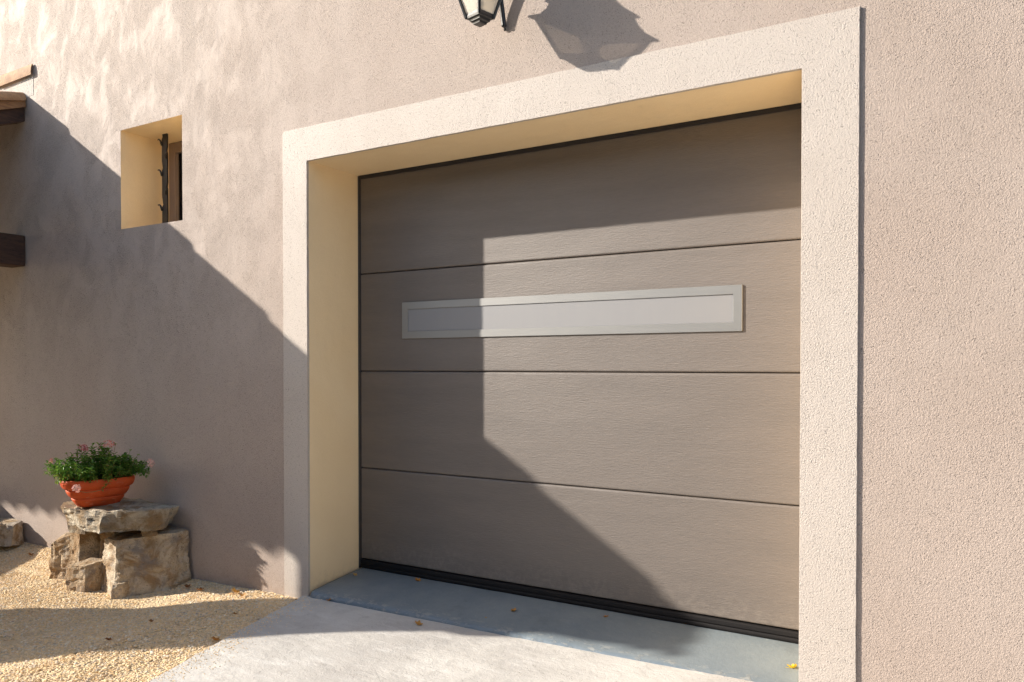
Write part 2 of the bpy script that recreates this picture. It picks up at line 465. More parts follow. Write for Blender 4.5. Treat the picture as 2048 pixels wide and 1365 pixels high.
# ------------------------------------------------------------------ house wall with surround, reveals
house = thing('house', 'pink rendered house wall with cream garage surround and small deep window', 'house', (0, 0, -1.1))
def child(o): o.parent = house; o.location = (0, 0, 1.1); return o
def wall_mesh():
    xs = sorted({-9.0, WX0, WX1, 0.0, X1, 7.0}); zs = sorted({-1.3, WZ0, ZT, WZ1, 4.5})
    holes = [(WX0, WX1, WZ0, WZ1), (0.0, X1, -1.3, ZT)]
    def sub(a, b, s):
        n = max(1, int((b - a) / s)); return [a + (b - a) * i / n for i in range(n)]
    X = []; 
    for a, b in zip(xs, xs[1:]): X += sub(a, b, .12)
    X.append(xs[-1]); Z = []
    for a, b in zip(zs, zs[1:]): Z += sub(a, b, .12)
    Z.append(zs[-1])
    bm = bmesh.new(); grid = {}
    for i, x in enumerate(X):
        for j, z in enumerate(Z): grid[i, j] = bm.verts.new((x, WY, z))
    for i in range(len(X) - 1):
        for j in range(len(Z) - 1):
            cx, cz = (X[i] + X[i + 1]) / 2, (Z[j] + Z[j + 1]) / 2
            if any(h[0] < cx < h[1] and h[2] < cz < h[3] for h in holes): continue
            bm.faces.new([grid[i, j], grid[i + 1, j], grid[i + 1, j + 1], grid[i, j + 1]])
    bmesh.ops.delete(bm, geom=[v for v in bm.verts if not v.link_faces], context='VERTS')
    # the rest of the house volume
    x0, x1, y1, z0, z1 = -9.0, 7.0, 7.0, -1.3, 4.5
    c = {}
    for k, p in dict(a=(x0, WY, z0), b=(x1, WY, z0), c=(x1, WY, z1), d=(x0, WY, z1), e=(x0, y1, z0), f=(x1, y1, z0), g=(x1, y1, z1), h=(x0, y1, z1)).items():
        c[k] = bm.verts.new(p)
    for f in ('aehd', 'bcgf', 'efgh', 'dhgc'): bm.faces.new([c[k] for k in f])
    me = bpy.data.meshes.new('wall'); bm.to_mesh(me); bm.free(); me.materials.append(M['pink'])
    o = bpy.data.objects.new('wall', me); COL.objects.link(o); return o
child(wall_mesh())
def surround():
    bm = bmesh.new()
    # one flat inverted-U band, 8 mm proud, edges slightly wavy
    def jit(p, k=.0018):
        return Vector((p[0] + k * noise.noise((p[0] * 14, p[2] * 14, 1)), p[1], p[2] + k * noise.noise((p[0] * 14, p[2] * 14, 7))))
    def seg(p, q, s=.03):
        n = max(1, int((Vector(q) - Vector(p)).length / s)); return [tuple(Vector(p).lerp(Vector(q), i / n)) for i in range(n)]
    outer = [(XL, -1.3), (XL, ZO - .012), (XL + .012, ZO), (XR, ZO), (XR, -1.3)]
    inner = [(0, -1.3), (0, ZT - .004), (.004, ZT), (X1, ZT), (X1, -1.3)]
    no, ni = len(outer), len(inner)
    def path(P):
        r = []
        for i in range(4):
            k = [1, 36, 1, 1][0]
        return P
    N_ = [60, 1, 70, 60]
    def samp(P):
        r = []
        for i in range(4):
            for t in range(N_[i]): r.append((P[i][0] + (P[i + 1][0] - P[i][0]) * t / N_[i], P[i][1] + (P[i + 1][1] - P[i][1]) * t / N_[i]))
        r.append(P[4]); return r
    O, I = samp(outer), samp(inner)
    K = 5
    rows = []
    for o_, i_ in zip(O, I):
        row = []
        a = jit((o_[0], WY + .004, o_[1])); row.append(bm.verts.new(a))
        a0 = jit((o_[0], .0015, o_[1])); row.append(bm.verts.new(a0))
        for k in range(K + 1):
            t = k / K; t = .006 + t * .988
            row.append(bm.verts.new(jit((o_[0] + (i_[0] - o_[0]) * t, 0, o_[1] + (i_[1] - o_[1]) * t))))
        row.append(bm.verts.new(jit((i_[0], .002, i_[1]), .0010)))
        row.append(bm.verts.new(jit((i_[0], .014, i_[1]), .0010)))
        rows.append(row)
    for r0, r1 in zip(rows, rows[1:]):
        for k in range(len(r0) - 1): bm.faces.new([r0[k], r0[k + 1], r1[k + 1], r1[k]])
    return bmobj('surround', bm, M['cream'], smooth=False)
o = surround(); child(o); o['label'] = 'cream rendered band framing the garage opening'
def reveals():
    bm = bmesh.new()
    e = .0015
    box(bm, -.06, 0 + e - .003, .012, D + .08, -1.3, ZT + .06)             # left jamb
    box(bm, X1 + .0015, X1 + .06, .012, D + .08, -1.3, ZT + .06)           # right jamb
    box(bm, -.0014, X1 + .0014, .0122, D + .0801, ZT + .0015, ZT + .058)   # soffit
    return bmobj('garage_reveal', bm, M['reveal'])
o = child(reveals()); o['label'] = 'smooth ochre cream inner faces of the garage opening'
def wreveal():
    bm = bmesh.new(); y0, y1 = WY + .0005, .37
    box(bm, WX0 - .05, WX0, y0, y1, WZ0 - .05, WZ1 + .05)
    box(bm, WX1, WX1 + .05, y0, y1, WZ0 - .05, WZ1 + .05)
    box(bm, WX0 + .0001, WX1 - .0001, y0, y1 - .0003, WZ1, WZ1 + .049)
    box(bm, WX0 + .0001, WX1 - .0001, y0, y1 - .0003, WZ0 - .049, WZ0)
    return bmobj('window_reveal', bm, M['reveal'])
o = child(wreveal()); o['label'] = 'smooth ochre cream inner faces of the small window opening'

# ------------------------------------------------------------------ recessed window + spiked bar
win = thing('recessed_window', 'small brown framed window set deep in the pink wall', 'window', (-1.225, .33, WZ0))
def wchild(name, bm, m, sm=False):
    o = bmobj(name, bm, m, win, sm); o.location = -win.location; return o
bm = bmesh.new()
fy0, fy1 = .318, .36
box(bm, WX0 + .001, WX0 + .058, fy0, fy1, WZ0 + .001, WZ1 - .001, .004)
box(bm, WX1 - .058, WX1 - .001, fy0, fy1, WZ0 + .001, WZ1 - .001, .004)
box(bm, WX0 + .057, WX1 - .057, fy0 + .001, fy1, WZ1 - .065, WZ1 - .0012, .004)
box(bm, WX0 + .057, WX1 - .057, fy0 + .001, fy1, WZ0 + .0012, WZ0 + .045, .004)
wchild('frame', bm, M['wframe'])
bm = bmesh.new()
sx0, sx1 = WX0 + .059, WX1 - .059
for a in ((sx0, sx0 + .006), (sx1 - .006, sx1)): box(bm, a[0], a[1], fy0 + .012, fy0 + .03, WZ0 + .046, WZ1 - .066, .0015)
wchild('sash_bead', bm, M['wframe'])
bm = bmesh.new(); box(bm, sx0 + .001, sx1 - .001, .3405, .3445, WZ0 + .047, WZ1 - .0665); wchild('pane', bm, M['dglass'])
# curtain behind the pane, tied so that it falls in slanting folds
vs, fs = [], []
for j in range(20):
    t = j / 19; z = WZ0 + .03 + t * (WZ1 - WZ0 - .06)
    for i in range(60):
        s = i / 59; x = WX0 + .04 + s * .30 * (1 - .45 * (1 - t)) ; y = .41 + .016 * math.sin(s * 34 + (1 - t) * 2)
        vs.append((x, y, z))
for j in range(19):
    for i in range(59): a = j * 60 + i; fs.append((a, a + 1, a + 61, a + 60))
o = obj('curtain', vs, fs, M['curtain'], win, True); o.location = -win.location
bm = bmesh.new(); box(bm, WX0 - .2, WX1 + .2, .60, .62, WZ0 - .2, WZ1 + .2); wchild('room_backing', bm, M['curtain'])

bar = thing('window_bar', 'black flat iron window bar with curled spikes in front of the small window', 'window bar', (-1.330, .183, WZ0))
bm = bmesh.new(); n = 40
prof = []
for i in range(n + 1):
    t = i / n; z = WZ0 + .0005 + t * (WZ1 - WZ0 - .001)
    wl = .0225 + .0015 * noise.noise((t * 9, 1, 1)); wr = .0225 + .0015 * noise.noise((t * 9, 5, 1))
    for zk in (.155, .358, .553 - .01):     # notches left where a spike was split off
        dz = t * (WZ1 - WZ0) - zk
        if 0 < dz < .05: wl -= .009 * (1 - dz / .05)
    for zk in (.245, .455):
        dz = t * (WZ1 - WZ0) - zk
        if 0 < dz < .04: wr -= .007 * (1 - dz / .04)
    prof.append((z, wl, wr))
rows = [[bm.verts.new((-1.330 - wl, .178, z)), bm.verts.new((-1.330 + wr, .178, z)), bm.verts.new((-1.330 + wr, .188, z)), bm.verts.new((-1.330 - wl, .188, z))] for z, wl, wr in prof]
for a, b_ in zip(rows, rows[1:]):
    for k in range(4): bm.faces.new([a[k], a[(k + 1) % 4], b_[(k + 1) % 4], b_[k]])
o = bmobj('flat_bar', bm, M['iron'], bar); o.location = -bar.location
for zk, sgn in ((.155, -1), (.358, -1), (.548, -1), (.245, 1), (.455, 1)):
    if zk == .548: zk = .535
    bm = bmesh.new(); z = WZ0 + zk - .03
    if sgn < 0: pts = [(-.020, -.005), (-.0225, .012), (-.027, .026), (-.034, .031), (-.042, .027)]
    else: pts = [(.016, -.005), (.019, .010), (.024, .020), (.032, .022), (.038, .019)]
    tube(bm, [(-1.330 + p[0], .176 - k * .003, z + p[1]) for k, p in enumerate(pts)], [.006, .006, .005, .004, .0025], 6)
    o = bmobj('spike', bm, M['iron'], bar, True); o.location = -bar.location

# ------------------------------------------------------------------ garage door
gd = thing('garage_door', 'taupe woodgrain sectional garage door with a slim horizontal window', 'garage door', (X1 / 2, D, -1.02))
def gchild(name, bm, m, sm=False):
    o = bmobj(name, bm, m, gd, sm); o.location = -gd.location; return o
PX0, PX1 = .016, X1 + .02
lines = [1.03, .5, 0, -.5, -.972]
FR = (.29, 1.971, .161, .342)   # window frame outer
for k in range(4):
    zt, zb = lines[k] - .0015, lines[k + 1] + .0015
    bm = bmesh.new()
    r = .006
    # front skin with rounded top and bottom lips
    prof = [(D + .030, zb), (D + .012, zb), (D + .0085, zb + .0012), (D + .0065, zb + .004), (D + .006, zb + .008)]
    prof += [(D + .006, zt - .010), (D + .0066, zt - .006), (D + .0088, zt - .003), (D + .013, zt - .0006), (D + .030, zt)]
    A = [bm.verts.new((PX0, y, z)) for y, z in prof]; B = [bm.verts.new((PX1, y, z)) for y, z in prof]
    for i in range(len(prof) - 1): bm.faces.new([A[i], B[i], B[i + 1], A[i + 1]])
    bm.faces.new(A[::-1]); bm.faces.new(B)
    gchild('panel', bm, M['door'])
bm = bmesh.new(); box(bm, PX0 + .001, PX1 - .001, D + .024, D + .05, -1.0, 1.05); gchild('backing', bm, M['groove'])
# window
bm = bmesh.new()
x0, x1, z0, z1 = FR; w = .036; ya, yb = D - .0005, D + .008
def mitre():
    O = [(x0, z0), (x1, z0), (x1, z1), (x0, z1)]; I = [(x0 + w, z0 + w), (x1 - w, z0 + w), (x1 - w, z1 - w), (x0 + w, z1 - w)]
    c = .0012
    def inset(P, s, d): 
        cx, cz = (x0 + x1) / 2, (z0 + z1) / 2
        return [(p[0] + s * d * (1 if p[0] < cx else -1), p[1] + s * d * (1 if p[1] < cz else -1)) for p in P]
    loops = [(O, yb), (O, ya + c), (inset(O, 1, c), ya), (inset(I, -1, c), ya), (I, ya + c), (I, yb)]
    R_ = [[bm.verts.new((p[0], y, p[1])) for p in P] for P, y in loops]
    for a, b_ in zip(R_, R_[1:]):
        for k in range(4): bm.faces.new([a[k], a[(k + 1) % 4], b_[(k + 1) % 4], b_[k]])
mitre()
gchild('window_frame', bm, M['steel'])
bm = bmesh.new(); box(bm, x0 + w - .002, x1 - w + .002, D + .0035, D + .0055, z0 + w - .002, z1 - w + .002); gchild('window_pane', bm, M['pane'])
bm = bmesh.new(); box(bm, -.0008, .0072, D + .001, D + .05, -1.022, ZT + .0008, .0015); gchild('side_track', bm, M['track'])
bm = bmesh.new(); box(bm, .0074, .0158, D + .003, D + .05, -1.018, ZT - .004, .002); gchild('side_seal', bm, M['seal'])
bm = bmesh.new(); box(bm, .0075, X1 + .002, D - .0005, D + .05, ZT - .018, ZT + .0008, .0015); gchild('top_seal', bm, M['seal'])
bm = bmesh.new(); box(bm, .016, X1 + .003, D - .004, D + .045, -.997, -.9755, .004); gchild('bottom_rail', bm, M['rubber'])
bm = bmesh.new()
tube(bm, [(x, D + .010, -1.0085) for x in lin(.016, X1 + .003, 30)], .0135, 12)
gchild('bottom_seal', bm, M['rubber'], True)

# ------------------------------------------------------------------ threshold
bm = bmesh.new(); rows = []
xs = lin(.022, X1 - .001, 120)
for x in xs:
    j = .0035 * noise.noise((x * 4, 2, 2)) + .003 * noise.noise((x * 17, 8, 2)) + .0015 * noise.noise((x * 60, 8, 2))
    prof = [(D + .06, -1.0175), (.30, -1.022), (.20, -1.031), (.10, -1.041), (.045, -1.048), (.018 + j * .5, -1.0515), (.004 + j, -1.0555), (-.004 + j, -1.062), (-.008 + j, -1.072), (-.009 + j, -1.12)]
    rows.append([bm.verts.new((x, y, z + .0016 * noise.noise((x * 6, y * 9, 4)))) for y, z in prof])
for a, b_ in zip(rows, rows[1:]):
    for k in range(len(a) - 1): bm.faces.new([a[k], a[k + 1], b_[k + 1], b_[k]])
bm.faces.new(rows[0]); bm.faces.new(rows[-1][::-1])
o = bmobj('door_sill', bm, M['sill'], smooth=True)
tag(o, 'blue grey painted cement threshold with a worn lip under the garage door', 'threshold')

# ------------------------------------------------------------------ wall lantern
lan = thing('wall_lantern', 'black iron wall lantern with tapered glass sides above the garage door', 'lantern', (1.10, WY, 1.40))
def lchild(name, bm, m, sm=False, par=None):
    o = bmobj(name, bm, m, par or lan, sm)
    if not par: o.location = -lan.location
    return o
LC = Vector((1.103, -.172, 0)); ang = math.atan2(-.195, .12)   # one diagonal direction of the square
def corner(k, h): a = ang + k * math.pi / 2; return Vector((LC.x + h * math.cos(a), LC.y + h * math.sin(a), 0))
ZB, ZE = 1.366, 1.497; HB, HE = .050, .100
def frus(bm, levels):
    rings = [[bm.verts.new(corner(k, h) + Vector((0, 0, z))) for k in range(4)] for h, z in levels]
    for a, b_ in zip(rings, rings[1:]):
        for k in range(4): bm.faces.new([a[k], a[(k + 1) % 4], b_[(k + 1) % 4], b_[k]])
    bm.faces.new(rings[0][::-1]); bm.faces.new(rings[-1])
bm = bmesh.new(); frus(bm, [(.016, 1.339), (.026, 1.340), (.028, 1.347), (.039, 1.350), (.041, 1.358), (.053, 1.360), (.055, 1.368), (.052, 1.3815), (.046, 1.382)])
lchild('base', bm, M['iron'])
for k in range(4):
    bm = bmesh.new(); a = corner(k, HB + .002); b_ = corner(k, HE)
    tube(bm, [a + Vector((0, 0, ZB - .004)), b_ + Vector((0, 0, ZE))], .0064, 6)
    lchild('corner_bar', bm, M['iron'])
for k in range(4):
    bm = bmesh.new(); q = [corner(k, HB + .002) + Vector((0, 0, ZB + .010)), corner(k + 1, HB + .002) + Vector((0, 0, ZB + .010)), corner(k + 1, HE) + Vector((0, 0, ZE)), corner(k, HE) + Vector((0, 0, ZE))]
    cen = sum(q, Vector()) / 4
    q = [cen + (p - cen) * 1.0 for p in q]
    inn = [p + (Vector((LC.x, LC.y, p.z)) - p).normalized() * .002 for p in q]
    A = [bm.verts.new(p) for p in q]; B = [bm.verts.new(p) for p in inn]
    bm.faces.new(A); bm.faces.new(B[::-1])
    for i in range(4): bm.faces.new([A[i], B[i], B[(i + 1) % 4], A[(i + 1) % 4]])
    lchild('glass_pane', bm, M['lglass'])
bm = bmesh.new(); frus(bm, [(.104, 1.494), (.118, 1.497), (.117, 1.503), (.094, 1.520), (.082, 1.545), (.077, 1.566), (.086, 1.570), (.084, 1.577), (.058, 1.600), (.044, 1.622), (.030, 1.630), (.012, 1.640)])
lchild('cap', bm, M['iron'])
bm = bmesh.new(); tube(bm, [(LC.x, LC.y, 1.375), (LC.x, LC.y, 1.41), (LC.x, LC.y, 1.42)], [.014, .014, .018], 12); lchild('lamp_holder', bm, M['iron'], True)
bm = bmesh.new(); bmesh.ops.create_uvsphere(bm, u_segments=16, v_segments=10, radius=.022)
for v in bm.verts: v.co = Vector((v.co.x + LC.x, v.co.y + LC.y, v.co.z * 1.7 + 1.455))
lchild('bulb', bm, M['bulb'], True)
# arm, stem and backplate
bm = bmesh.new()
tube(bm, [(1.103, -.172, 1.638), (1.103, -.172, 1.675), (1.102, -.155, 1.70), (1.10, -.11, 1.70), (1.098, -.07, 1.66), (1.097, -.05, 1.60), (1.097, -.042, 1.54)], .008, 8)
lchild('arm', bm, M['iron'], True)
bm = bmesh.new()
tube(bm, [(1.109, .002, 1.376), (1.109, .002, 1.384), (1.109, .001, 1.390), (1.108, -.002, 1.395), (1.108, -.003, 1.400), (1.105, -.010, 1.45), (1.101, -.026, 1.53), (1.097, -.042, 1.57)], [.002, .006, .0035, .0115, .0100, .0104, .0106, .0100], 12)
lchild('stem', bm, M['iron'], True)
bm = bmesh.new()
for i, (zz, s) in enumerate([(1.512, .03), (1.56, .046), (1.62, .034)]):
    pass
ring0 = []; ring1 = []
for k in range(28):
    a = 2 * math.pi * k / 28; rx = .034 * (1 + .12 * math.cos(4 * a)); rz = .085
    ring0.append(bm.verts.new((1.098 + rx * math.cos(a), WY - .0005, 1.60 + rz * math.sin(a)))); ring1.append(bm.verts.new((1.098 + rx * .82 * math.cos(a), -.014, 1.60 + rz * .88 * math.sin(a))))
bm.faces.new(ring0); bm.faces.new(ring1[::-1])
for k in range(28): bm.faces.new([ring0[k], ring0[(k + 1) % 28], ring1[(k + 1) % 28], ring1[k]])
lchild('backplate', bm, M['iron'])

# ------------------------------------------------------------------ lean-to porch
VX = -2.46   # verge line of the roof
porch = thing('porch', 'lean-to porch with clay tile roof and old wooden beams against the pink wall', 'porch', (-4.5, -1, -1.1))
def pchild(name, bm, m, sm=False):
    o = bmobj(name, bm, m, porch, sm); o.location = -porch.location; return o
def roofz(y): return 1.803 + .388 * y if y > -1.62 else 1.174 + .12 * (y + 1.62)   # top of the tiles at depth y; flatter at the eave
YE = -1.95
# tile field : corrugated, stepped courses
bm = bmesh.new(); vs = {}
xs = []
x = VX - .10
while x > -7.2: xs.append(x); x -= .0225
ysr = []
for c in range(8):
    y0 = .0 - c * .27 + .055; y1 = y0 - .27
    if y0 > .004: y0 = .004
    ysr += [(y0, c, 0), (max(y1, -1.87) + .002, c, 1)]
rows = []
for (y, c, e) in ysr:
    lift = .010 if e else -.012
    rows.append([bm.verts.new((x, y, roofz(y) - .072 + lift * .5 + .044 * abs(math.sin((VX - x) / .20 * math.pi)))) for x in xs])
for a, b_ in zip(rows, rows[1:]):
    for i in range(len(a) - 1): bm.faces.new([a[i], a[i + 1], b_[i + 1], b_[i]])
pchild('roof_tiles', bm, M['tile'], False)
# verge: half round tiles, each lapping the next
for c in range(8):
    yu = min(.004, .055 - c * .27 + .05); yl = max(.055 - (c + 1) * .27, -1.94)
    if yu - yl < .05: continue
    bm = bmesh.new()
    segs = []
    for s, y in enumerate(lin(yu, yl, 5)):
        t = s / 4; r = .066 + .008 * t; zc = roofz(y) - .084 + .026 * t
        out, inn = [], []
        for k in range(13):
            a = math.pi * k / 12
            out.append(bm.verts.new((VX - .085 + r * math.cos(a), y, zc + r * math.sin(a) * .95)))
            inn.append(bm.verts.new((VX - .085 + (r - .014) * math.cos(a), y, zc + (r - .014) * math.sin(a) * .95)))
        segs.append((out, inn))
    for (o0, i0), (o1, i1) in zip(segs, segs[1:]):
        for k in range(12):
            bm.faces.new([o0[k], o0[k + 1], o1[k + 1], o1[k]]); bm.faces.new([i0[k], i1[k], i1[k + 1], i0[k + 1]])
        bm.faces.new([o0[0], o1[0], i1[0], i0[0]]); bm.faces.new([o0[12], i0[12], i1[12], o1[12]])
    for out, inn in (segs[0], segs[-1]):
        for k in range(12): bm.faces.new([out[k], out[k + 1], inn[k + 1], inn[k]])
    pchild('verge_tile', bm, M['tile'], False)
# boards under the tiles, verge board, rafters
def slope_box(bm, x0, x1, y0, y1, dt, db, wob=0):
    n = 14; rows = []
    for i in range(n + 1):
        y = y0 + (y1 - y0) * i / n; w = wob * noise.noise((x0 * 3, y * 5, 1)); w2 = wob * noise.noise((x0 * 3 + 9, y * 5, 4))
        rows.append([bm.verts.new((x0 - w, y, roofz(y) + dt + w2)), bm.verts.new((x1 + w, y, roofz(y) + dt + w)), bm.verts.new((x1 + w2, y, roofz(y) + db + w)), bm.verts.new((x0 + w, y, roofz(y) + db - w2))])
    for a, b_ in zip(rows, rows[1:]):
        for k in range(4): bm.faces.new([a[k], a[(k + 1) % 4], b_[(k + 1) % 4], b_[k]])
    bm.faces.new(rows[0][::-1]); bm.faces.new(rows[-1])
bm = bmesh.new(); slope_box(bm, -7.2, VX - .06, .0035, -1.80, -.075, -.097); pchild('roof_boards', bm, M['wood_dark'])
bm = bmesh.new(); slope_box(bm, VX - .058, VX - .030, .0038, -1.80, -.045, -.120, .010); o = pchild('verge_board', bm, M['wood']); o['label'] = 'sun-bleached brown board along the edge of the roof'
for i in range(8):
    xx = VX - .036 - i * .58 - .10
    bm = bmesh.new(); slope_box(bm, xx, xx + .10 - (.006 if i == 0 else 0), .0036, -1.70, -.114, -.212, .005); pchild('rafter', bm, M['wood_dark'])
bm = bmesh.new(); box(bm, -2.66, -2.505, -1.72, .0037, .664, .862, .008); pchild('tie_beam', bm, M['wood_dark'])
bm = bmesh.new(); box(bm, -6.9, -2.56, -1.70, -1.56, .95, 1.07, .008); pchild('eave_beam', bm, M['wood_dark'])
# ridge tile lying along the wall with a mortar fillet beneath
for i in range(9):
    bm = bmesh.new(); xa = -2.395 - i * .36; xb = xa - .40; segs = []
    for s in range(5):
        t = s / 4; x = xa + (xb - xa) * t; r = .052 + .006 * t; out, inn = [], []
        for k in range(9):
            a = math.pi * (.5 + .62 * k / 8)     # quarter-round cover leaning on the wall
            cy, cz = .002, 1.885 - .006 * t
            out.append(bm.verts.new((x, cy + r * .28 * math.cos(a), cz + r * math.sin(a)))); inn.append(bm.verts.new((x, cy + (r - .013) * .28 * math.cos(a), cz + (r - .013) * math.sin(a))))
        segs.append((out, inn))
    for (o0, i0), (o1, i1) in zip(segs, segs[1:]):
        for k in range(8):
            bm.faces.new([o0[k], o0[k + 1], o1[k + 1], o1[k]]); bm.faces.new([i0[k], i1[k], i1[k + 1], i0[k + 1]])
        bm.faces.new([o0[8], i0[8], i1[8], o1[8]])
    for out, inn in (segs[0], segs[-1]):
        for k in range(8): bm.faces.new([out[k], out[k + 1], inn[k + 1], inn[k]])
    pchild('wall_cover_tile', bm, M['tile'])
bm = bmesh.new(); prism(bm, [(.0079, 1.885), (.0064, 1.88), (.0064, 1.745), (.0079, 1.74)], 'x', -7.0, -2.402); pchild('mortar_fillet', bm, M['mortar'])
# unseen porch end pier, outline shaped to throw the shade band on the gravel
poly = [(-1.90, 1.10), (-1.80, .93), (-1.70, .82), (-1.62, .70), (-1.67, .58), (-1.69, .46), (-1.75, .33), (-1.86, .19), (-2.00, .01), (-2.06, -.15), (-2.15, -.60), (-2.22, -1.22),
        (-1.30, -1.22), (-1.26, -.60), (-1.20, -.49), (-1.15, -.37), (-1.17, -.13), (-1.20, .03), (-1.165, .12), (-1.165, .60), (-1.15, 1.34)]
bm = bmesh.new(); prism(bm, [(p[0], min(p[1], roofz(p[0]) - .13) if p[0] > -1.16 else p[1]) for p in poly], 'x', -2.56, -2.50)
pchild('shade_pier', bm, M['pink'])

# unseen low wall added further left, top shaped to throw the sunlit patch's low edge
bm = bmesh.new(); prism(bm, [(-.02, -.76), (-.30, -.715), (-.57, -.670), (-.66, -.68), (-.76, -.66), (-.94, -.60), (-1.25, -.55), (-1.6, -.50), (-1.6, -1.2), (-.02, -1.2)], 'x', -3.35, -3.17)
o = bmobj('shade_wall', bm, M['stoneB']); tag(o, 'low sloping stone garden wall added out of view beside the porch', 'shade wall')

# ------------------------------------------------------------------ stones
def stone(name, bot, top, zb, zt, m, label, seed, cuts=5, amp=.012, group=None, tilt=(0, 0), cat='stone', face=.5):
    """bot/top: plan polygons (same count). zt may be a list per corner."""
    n = len(bot); bm = bmesh.new()
    cx = sum(p[0] for p in bot) / n; cy = sum(p[1] for p in bot) / n
    ztl = zt if isinstance(zt, (list, tuple)) else [zt] * n
    L = 4; rings = []
    for l in range(L + 1):
        t = l / L; r = []
        for i in range(n):
            x = bot[i][0] + (top[i][0] - bot[i][0]) * t; y = bot[i][1] + (top[i][1] - bot[i][1]) * t; z = zb + (ztl[i] - zb) * t
            q = noise.noise((x * 7 + seed, y * 7, z * 7)) * amp * 1.3
            dx, dy = x - cx, y - cy; d = math.hypot(dx, dy) or 1
            r.append(bm.verts.new((x + dx / d * q, y + dy / d * q, z)))
        rings.append(r)
    for a, b_ in zip(rings, rings[1:]):
        for k in range(n): bm.faces.new([a[k], a[(k + 1) % n], b_[(k + 1) % n], b_[k]])
    ct = bm.verts.new((cx, cy, sum(ztl) / n + .004)); cb = bm.verts.new((cx, cy, zb))
    for k in range(n):
        bm.faces.new([rings[-1][k], rings[-1][(k + 1) % n], ct]); bm.faces.new([rings[0][(k + 1) % n], rings[0][k], cb])
    sharp = [e for e in bm.edges if len(e.link_faces) == 2 and e.calc_face_angle(0) > .5]
    bmesh.ops.recalc_face_normals(bm, faces=bm.faces[:])
    bmesh.ops.bevel(bm, geom=sharp, offset=.014, segments=2, affect='EDGES', profile=.6, clamp_overlap=True)
    bmesh.ops.triangulate(bm, faces=bm.faces[:])
    for _ in range(3):
        es = [e for e in bm.edges if e.calc_length() > .018]
        if not es: break
        bmesh.ops.subdivide_edges(bm, edges=es, cuts=1)
        bmesh.ops.triangulate(bm, faces=[f for f in bm.faces if len(f.verts) > 3])
    bm.normal_update()
    for v in bm.verts:
        p = v.co * 1.0; s = Vector((seed * 3.1, seed * 1.7, 0))
        d = noise.noise(p * 9 + s) * amp + noise.noise(p * 24 + s) * amp * .8 + noise.noise(p * 60 + s) * amp * .5
        # chipped facets
        c = noise.cell(p * 16 + s + Vector((noise.noise(p * 20), noise.noise(p * 20 + s), 0)) * .5) - .5
        v.co += v.normal * (d + c * amp * face)
    o = bmobj(name, bm, m, None, False)
    loc = Vector((cx, cy, zb))
    for v in o.data.vertices: v.co -= loc
    o.location = loc
    tag(o, label, cat, group)
    return o
GS = 'limestone blocks stacked under the flower pot'
stone('boulder', [(-1.33, -.235), (-1.120, -.285), (-1.078, -.262), (-.97, -.17), (-.885, -.09), (-.86, -.012), (-1.28, -.012)],
      [(-1.265, -.245), (-1.095, -.280), (-1.055, -.255), (-.965, -.15), (-.895, -.08), (-.87, -.014), (-1.21, -.014)], -1.22, [-.900, -.885, -.878, -.866, -.862, -.852, -.845], M['stoneA'],
      'largest brown limestone boulder on the right of the stack, its left edge sunlit', 1.0, amp=.010, group=GS)
stone('foot_stone', [(-1.20, -.265), (-1.10, -.315), (-1.055, -.275), (-1.05, -.2), (-1.2, -.2)],
      [(-1.19, -.262), (-1.10, -.305), (-1.06, -.272), (-1.05, -.2), (-1.2, -.2)], -1.22, [-1.115, -1.11, -1.105, -1.09, -1.09], M['stoneA'],
      'small pale foot stone at the front corner of the largest boulder', 2.4, amp=.006, group=GS)
stone('stone_block', [(-1.445, -.354), (-1.326, -.318), (-1.296, -.276), (-1.29, -.2), (-1.44, -.22)],
      [(-1.452, -.335), (-1.336, -.310), (-1.300, -.272), (-1.29, -.2), (-1.44, -.22)], -1.22, [-1.048, -1.045, -1.03, -1.02, -1.03], M['stoneB'],
      'smallest square limestone block at the front of the stack, left side sunlit', 3.3, amp=.006, group=GS)
stone('stone_block', [(-1.758, -.277), (-1.612, -.222), (-1.57, -.10), (-1.60, -.03), (-1.84, -.03)],
      [(-1.762, -.265), (-1.640, -.225), (-1.58, -.10), (-1.60, -.03), (-1.86, -.05)], -1.22, [-.985, -.930, -.90, -.905, -.94], M['stoneB'],
      'leftmost brown block of the stack with a cracked pale top', 4.8, amp=.009, group=GS)
stone('stone_block', [(-1.58, -.252), (-1.495, -.250), (-1.455, -.16), (-1.40, -.015), (-1.58, -.015)],
      [(-1.585, -.245), (-1.492, -.248), (-1.455, -.16), (-1.40, -.015), (-1.58, -.015)], -1.22, [-.892, -.888, -.88, -.875, -.88], M['stoneB'],
      'middle brown block behind the smallest one, carrying the top slab', 5.9, amp=.007, group=GS)
stone('stone_block', [(-1.44, -.17), (-1.27, -.16), (-1.27, -.02), (-1.42, -.02)],
      [(-1.44, -.165), (-1.27, -.155), (-1.27, -.02), (-1.42, -.02)], -1.22, -.875, M['stoneB'],
      'dark inner block between the middle block and the largest boulder', 6.9, amp=.006, group=GS)
stone('stone_slab', [(-1.46, -.33), (-1.30, -.365), (-1.10, -.372), (-.98, -.27), (-.91, -.14), (-1.02, -.02), (-1.52, -.05), (-1.56, -.24)],
      [(-1.475, -.372), (-1.30, -.380), (-1.10, -.352), (-.955, -.275), (-.858, -.125), (-.915, -.030), (-1.50, -.03), (-1.59, -.26)], -.832,
      [-.728, -.724, -.722, -.718, -.715, -.722, -.722, -.728], M['stoneS'],
      'flat pitted limestone slab on top of the stack, under the flower pot', 8.1, amp=.011, group=GS, cat='stone slab')
GW = 'thin stone wedges under the top slab'
